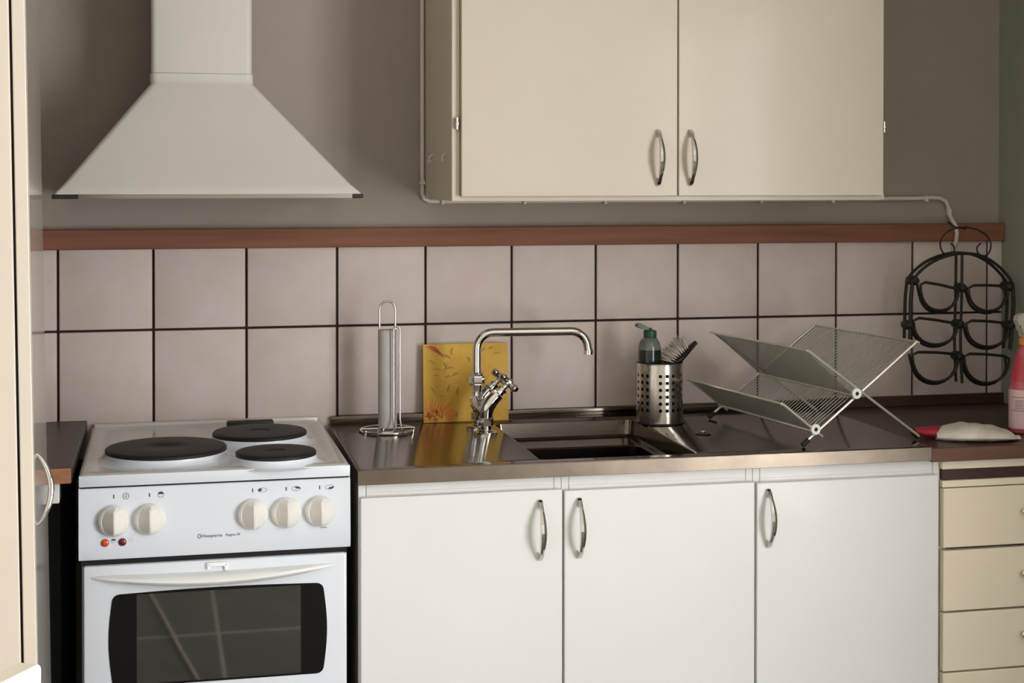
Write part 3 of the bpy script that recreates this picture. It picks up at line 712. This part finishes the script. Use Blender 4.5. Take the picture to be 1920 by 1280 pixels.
# folding wire dish rack
A0 = Vector((2.0364, -.5333, .8995)); e = Vector((.98755, .15729, 0)); nn = Vector((-.15729, .98755, 0)); DL = .402
dr = thing('dish_rack', 'folding X-shaped chrome wire dish rack on the draining board', 'dish rack', tuple(A0+e*.14+nn*.2))
def rp(s, z, t): return A0+e*s+nn*t+Vector((0, 0, z-A0.z))
foA, foB, PV, TA, TB, LW, LT = (0, .906), (.283, .906), (.127, 1.001), (.282, 1.108), (.005, 1.102), (.027, .932), (-.055, .995)
for t in (0, DL):
    ra = .0030
    obj('leg', tube(B(), [rp(*foA, t), rp(*TA, t)], ra, 8), 'wire', dr)
    obj('leg', tube(B(), [rp(*foB, t-.0055), rp(*TB, t-.0055)], ra, 8), 'wire', dr)
    obj('wing_arm', tube(B(), [rp(LW[0]+.016, LW[1]-.012, t-.0055), rp(*LT, t-.0055)], ra, 8), 'wire', dr)
    for f_, dd in ((foA, (.012, .0085)), (foB, (-.012, .0085))):
        obj('foot_cap', tube(B(), [rp(f_[0]-dd[0]*.15, f_[1]-dd[1]*.15-.0012, t), rp(f_[0]+dd[0], f_[1]+dd[1], t)], .0052, 10), 'rubber', dr)
    for p in ((PV, LW) if t == 0 else ()):
        cl = B(); c = rp(p[0]-.004, p[1]+.005, t-.0075)
        lathe(cl, [(.0044, 0), (.0108, 0), (.0114, .0012), (.0114, .0040), (.0108, .0052), (.0044, .0052), (.0044, 0)], c, axis=tuple(-nn), n=24, cap=False)
        obj('pivot_pin', lathe(B(), [(.0042, -.003), (.0042, .0045), (.002, .0055)], c, axis=tuple(-nn), n=12), 'rubber', dr)
        obj('pivot_clip', cl, 'plastic_w', dr, 50, label='round white plastic clip')
for nm, p in (('cross_bar', TA), ('cross_bar', TB), ('cross_bar', LT), ('cross_bar', PV), ('cross_bar', LW)):
    obj(nm, tube(B(), [rp(p[0], p[1]-.002, -.006), rp(p[0], p[1]-.002, DL+.006)], .0026, 8), 'wire', dr)
NW = 33
def wires(p, q, t0=.012, r=.0012):
    v = Vector((q[0]-p[0], 0, q[1]-p[1])); first = None
    for k in range(NW):
        t = t0+(DL-2*t0)*k/(NW-1)
        if first is None:
            first = obj('wire', tube(B(), [rp(*p, 0)-ORGV, rp(*q, 0)-ORGV], r, 6), 'wire_thin', None); first.parent = dr; first.location = nn*t
        else:
            o = bpy.data.objects.new('wire', first.data); COL.objects.link(o); o.parent = dr; o.location = nn*t
ORGV = ORG[dr.name]
wires(LW, TA); wires(PV, TB); wires(LW, LT)

# wrought-iron bottle rack on the wall
WY = -.115
wr = thing('bottle_rack', 'black wrought-iron bottle rack hanging in the corner', 'bottle rack', (2.635, WY, .955))
def wp(px, py_, y):
    d = c_f+c_r*(px-960-SHX)/F_PX-c_u*(py_-640-SHY)/F_PX
    return CAM+d*((y-CAM.y)/d.y)
def curve(px_pts, y, sub=6):
    P = [wp(a, b, y) for a, b in px_pts]; out = []
    for i in range(len(P)-1):
        p0, p1, p2, p3 = P[max(i-1, 0)], P[i], P[i+1], P[min(i+2, len(P)-1)]
        for k in range(sub):
            t = k/sub; out.append(.5*((2*p1)+(p2-p0)*t+(2*p0-5*p1+4*p2-p3)*t*t+(3*p1-p0-3*p2+p3)*t**3))
    out.append(P[-1]); return out
RY = (WY, WY+.030)
def off(pts, y): return [Vector((p.x, y, p.z)) for p in pts]
arch = curve([(1713, 527), (1722, 512), (1745, 493), (1775, 480), (1805, 475), (1838, 479), (1866, 494), (1888, 515), (1898, 530)], WY)
for y, r in ((RY[0], .0039), (RY[1], .0038)): obj('arch', tube(B(), off(arch, y), r, 8), 'wrought', wr)
cl_ = curve([(1804, 477), (1803, 560), (1801, 640), (1804, 718)], WY)
for y in RY: obj('centre_bar', tube(B(), off(cl_, y), .0036, 8), 'wrought', wr)
sl = curve([(1712, 522), (1708, 560), (1707, 600), (1706, 636)], WY)
obj('side_bar', tube(B(), off(sl, RY[0]), .0046, 8), 'wrought', wr); obj('side_bar', tube(B(), off(sl, RY[1]), .0040, 8), 'wrought', wr)
sr = curve([(1898, 530), (1900, 570), (1897, 620), (1893, 655)], WY)
obj('side_bar', tube(B(), off(sr, RY[0]), .0050, 8), 'wrought', wr); obj('side_bar', tube(B(), off(sr, RY[1]), .0040, 8), 'wrought', wr)
cells = [((1726, 1797), 530, 541, 582), ((1816, 1890), 536, 537, 583), ((1713, 1795), 597, 606, 646), ((1812, 1893), 602, 606, 650),
         ((1711, 1797), 661, 664, 716), ((1808, 1892), 664, 668, 718)]
for (xl, xr), zt0, zt1, zb0 in cells:
    xm = (xl+xr)/2; hw = (xr-xl)/2; P = []
    for k in range(15):
        a = math.pi*k/14; tz = zt1+(zt0-zt1)*(k/14); P.append((xm+hw*math.cos(a), tz+4+(zb0-tz-4)*math.sin(a)**.85))
    P += [(xl+hw*.25, zt0-1), (xm, (zt0+zt1)/2-2), (xr-hw*.25, zt1-1)]
    D = [wp(a, b, WY) for a, b in P]; D2 = [wp(a+(3 if b > zt0+8 else 0), b+(5 if b > zt0+8 else 0), WY) for a, b in P]
    obj('bottle_ring', tube(B(), off(D, RY[0]), .0035, 8, closed=True), 'wrought', wr)
    obj('bottle_ring', tube(B(), off(D2[:15], RY[1]-.012), .0034, 8), 'wrought', wr)
for pp in ((1716, 526), (1806, 540), (1893, 537), (1801, 608), (1800, 668), (1707, 610), (1896, 610)):
    c = wp(*pp, WY); lb = B()
    lathe(lb, [(0, -.009), (.0085, -.006), (.0118, .004), (.0118, .026), (.0085, .035), (0, .038)], (c.x, c.y, c.z), axis=(0, 1, 0), n=12)
    obj('knot', lb, 'wrought', wr, 60)
hoop = curve([(1791, 474), (1790, 462), (1785, 458), (1791, 474)][:0]+[(1783, 456), (1789, 463), (1787, 473), (1776, 478), (1766, 470), (1763, 455), (1770, 440), (1786, 430), (1808, 426), (1834, 431), (1851, 443), (1858, 458), (1854, 474), (1844, 480), (1834, 474), (1832, 464), (1839, 456)], WY+.012)
obj('hanging_hoop', tube(B(), hoop, .0021, 8), 'wrought', wr)
hp_ = wp(1808, 426, WY+.012)
hkb = B(); tube(hkb, [(hp_.x, -.021, hp_.z+.010), (hp_.x, -.060, hp_.z-.001), (hp_.x, WY+.004, hp_.z-.004), (hp_.x, WY+.000, hp_.z+.004)], .0018, 6)
obj('wall_hook', hkb, 'wrought', wr)

# white cable and clips
cab = thing('cable', 'white electric cable clipped round the wall cabinet and over the tiles', 'cable', (2.0, -.01, 1.40))
yc = .0015
cp_ = [(1.3255, yc, 2.30), (1.3255, yc, 1.50), (1.3260, yc, 1.4200), (1.3300, yc, 1.4080), (1.3420, yc, 1.4020), (1.37, yc, 1.4015), (1.9, yc, 1.4025), (2.45, yc, 1.4050), (2.56, yc, 1.4052), (2.600, yc, 1.4070), (2.6230, yc, 1.4060), (2.6380, yc, 1.3990), (2.6455, yc, 1.3860), (2.6480, yc, 1.3660), (2.6520, -.008, 1.3500),
       (2.6500, -.027, 1.3400), (2.6540, -.028, 1.3200), (2.6530, -.026, 1.3000), (2.6540, -.014, 1.2880), (2.6520, -.0110, 1.2600)]
obj('cord', tube(B(), cp_, .0052, 10), 'cable', cab, 60)
for x in (1.372, 1.565, 1.76, 1.955, 2.15, 2.335): obj('clip', box(B(), x-.004, x+.004, -.010, .0118, 1.3945, 1.4075, .0012), 'cable', cab, 0)
for x, z in ((2.585, 1.404), (2.6475, 1.372)): obj('clip', box(B(), x-.0045, x+.0045, -.007, .0118, z-.008, z+.008, .002), 'cable', cab, 0)
obj('clip', box(B(), 1.319, 1.332, -.007, .0118, 1.44, 1.449, .0015), 'cable', cab, 0)

# spray bottle in the corner
cxb, cyb, zb0 = 2.6080, -.4400, .8951
spb = thing('spray_bottle', 'pink spray cleaner bottle with pale label and grey trigger', 'bottle', (cxb, cyb, zb0))
obj('bottle_body', lathe(B(), [(.040, zb0), (.045, zb0+.004), (.0455, zb0+.012), (.0450, zb0+.10), (.0420, zb0+.115), (.0370, zb0+.145), (.0280, zb0+.178), (.0200, zb0+.192), (.0190, zb0+.200)], (cxb, cyb, 0), n=36, sy_=.72), 'pink', spb, 60)
obj('lower_label', lathe(B(), [(.0459, zb0+.012), (.0459, zb0+.097)], (cxb, cyb, 0), n=36, sy_=.722, cap=False), 'pale_label', spb, 60)
obj('upper_label', lathe(B(), [(.0427, zb0+.1145), (.0377, zb0+.145), (.0300, zb0+.172)], (cxb, cyb, 0), n=36, sy_=.722, cap=False), 'red_label', spb, 60)
obj('collar', lathe(B(), [(.0215, zb0+.194), (.0215, zb0+.208), (.019, zb0+.210)], (cxb, cyb, 0), n=28), 'orange_ring', spb, 40)
hd_ = B(); prism(hd_, [(-.020, zb0+.210), (-.020, zb0+.226), (-.030, zb0+.238), (-.034, zb0+.252), (-.026, zb0+.262), (.010, zb0+.264), (.034, zb0+.256), (.036, zb0+.240), (.018, zb0+.232), (.016, zb0+.210)], lambda a, b, t: (cxb+a, cyb+t, b), -.013, .013)
bmesh.ops.bevel(hd_, geom=hd_.edges[:], offset=.003, segments=2, affect='EDGES'); obj('spray_head', hd_, 'grey_pl', spb, 50)
obj('trigger', tube(B(), [(cxb+.024, cyb, zb0+.236), (cxb+.032, cyb, zb0+.215), (cxb+.030, cyb, zb0+.195)], [.006, .005, .004], 8), 'grey_pl', spb)
mk2 = B()
def lab(a0, a1, z0, z1, r=.0463):
    n = max(1, int(abs(a1-a0)/8))
    for k in range(n):
        A, C_ = math.radians(a0+(a1-a0)*k/n), math.radians(a0+(a1-a0)*(k+1)/n)
        f = [(cxb+r*math.cos(A), cyb+.722*r*math.sin(A), z0), (cxb+r*math.cos(C_), cyb+.722*r*math.sin(C_), z0), (cxb+r*math.cos(C_), cyb+.722*r*math.sin(C_), z1), (cxb+r*math.cos(A), cyb+.722*r*math.sin(A), z1)]
        mk2.faces.new([mk2.verts.new(p) for p in f])
lab(190, 300, zb0+.0800, zb0+.0812); lab(190, 300, zb0+.0510, zb0+.0522)
for k in range(9): lab(246+k*2.2, 247+k*2.2+(k % 3)*.3, zb0+.012, zb0+.034)
for k in range(5): lab(205, 240-(k % 2)*9, zb0+.056+k*.0042, zb0+.0571+k*.0042)
lab(236, 248, zb0+.0925, zb0+.0945); lab(248, 252, zb0+.086, zb0+.0945); lab(236, 250, zb0+.086, zb0+.0878)
obj('label_print', mk2, 'print_grey', spb, 0, kind='stuff')

# packet with a red end lying on the brown worktop
pk = thing('wrapped_packet', 'crumpled white film packet with red end lying on brown worktop', 'packet', (2.43, -.47, .8952))
bgm = B(); pA, pB_ = Vector((2.365, -.475, .8952)), Vector((2.535, -.525, .8952))
dv = (pB_-pA).normalized(); sv = Vector((-dv.y, dv.x, 0)); loops = []
NS = 26
for i in range(NS+1):
    t = i/NS; prof = math.sin(math.pi*min(1, t*.93+.06))**.55 if t < .93 else .18+.12*(t-.93)/.07
    w = .056*prof; h = .046*prof*(1-.38*t); c = pA.lerp(pB_, t); lp_ = []
    for k in range(24):
        a = 2*math.pi*k/24; r_n = 1+.07*math.sin(5*a+9*t)+.06*math.sin(11*t*3+3*a)+random.uniform(-.035, .035)
        z = h*math.sin(a)*r_n
        lp_.append(c+sv*(w*math.cos(a)*(1+random.uniform(-.02, .02)))+Vector((0, 0, max(0, .0095*prof+.002+z*.62 if z > 0 else .0095*prof+.002+z*.35))))
    loops.append(lp_)
loft(bgm, loops); obj('film_bag', bgm, 'bag', pk, 35)
re = B(); lo2 = []
for i in range(9):
    t = i/8; c = pA+dv*(.012-.052*t)+sv*(.012+.010*t); w = .028*(1-.5*t**2); h = .0125*(1-.45*t**2)
    lo2.append([c+sv*w*math.cos(a)+Vector((0, 0, .0140+h*math.sin(a))) for a in [2*math.pi*k/14 for k in range(14)]])
loft(re, lo2); bmesh.ops.translate(re, verts=re.verts[:], vec=(0, 0, -.0012)); obj('red_end', re, 'red_pl', pk, 60, label='red plastic end')

# thin cord added on the floor for its pale reflection in the oven window
tag(obj('reflection_cord', tube(B(), [(.716, -3.256, .0045), (.770, -2.86, .0045), (.812, -2.53, .0045), (.856, -2.221, .0045), (.90, -1.95, .0045)], .0060, 8), 'cable', None, 60),
    'thin pale cord added on the floor for its reflection in the oven window', 'cord')
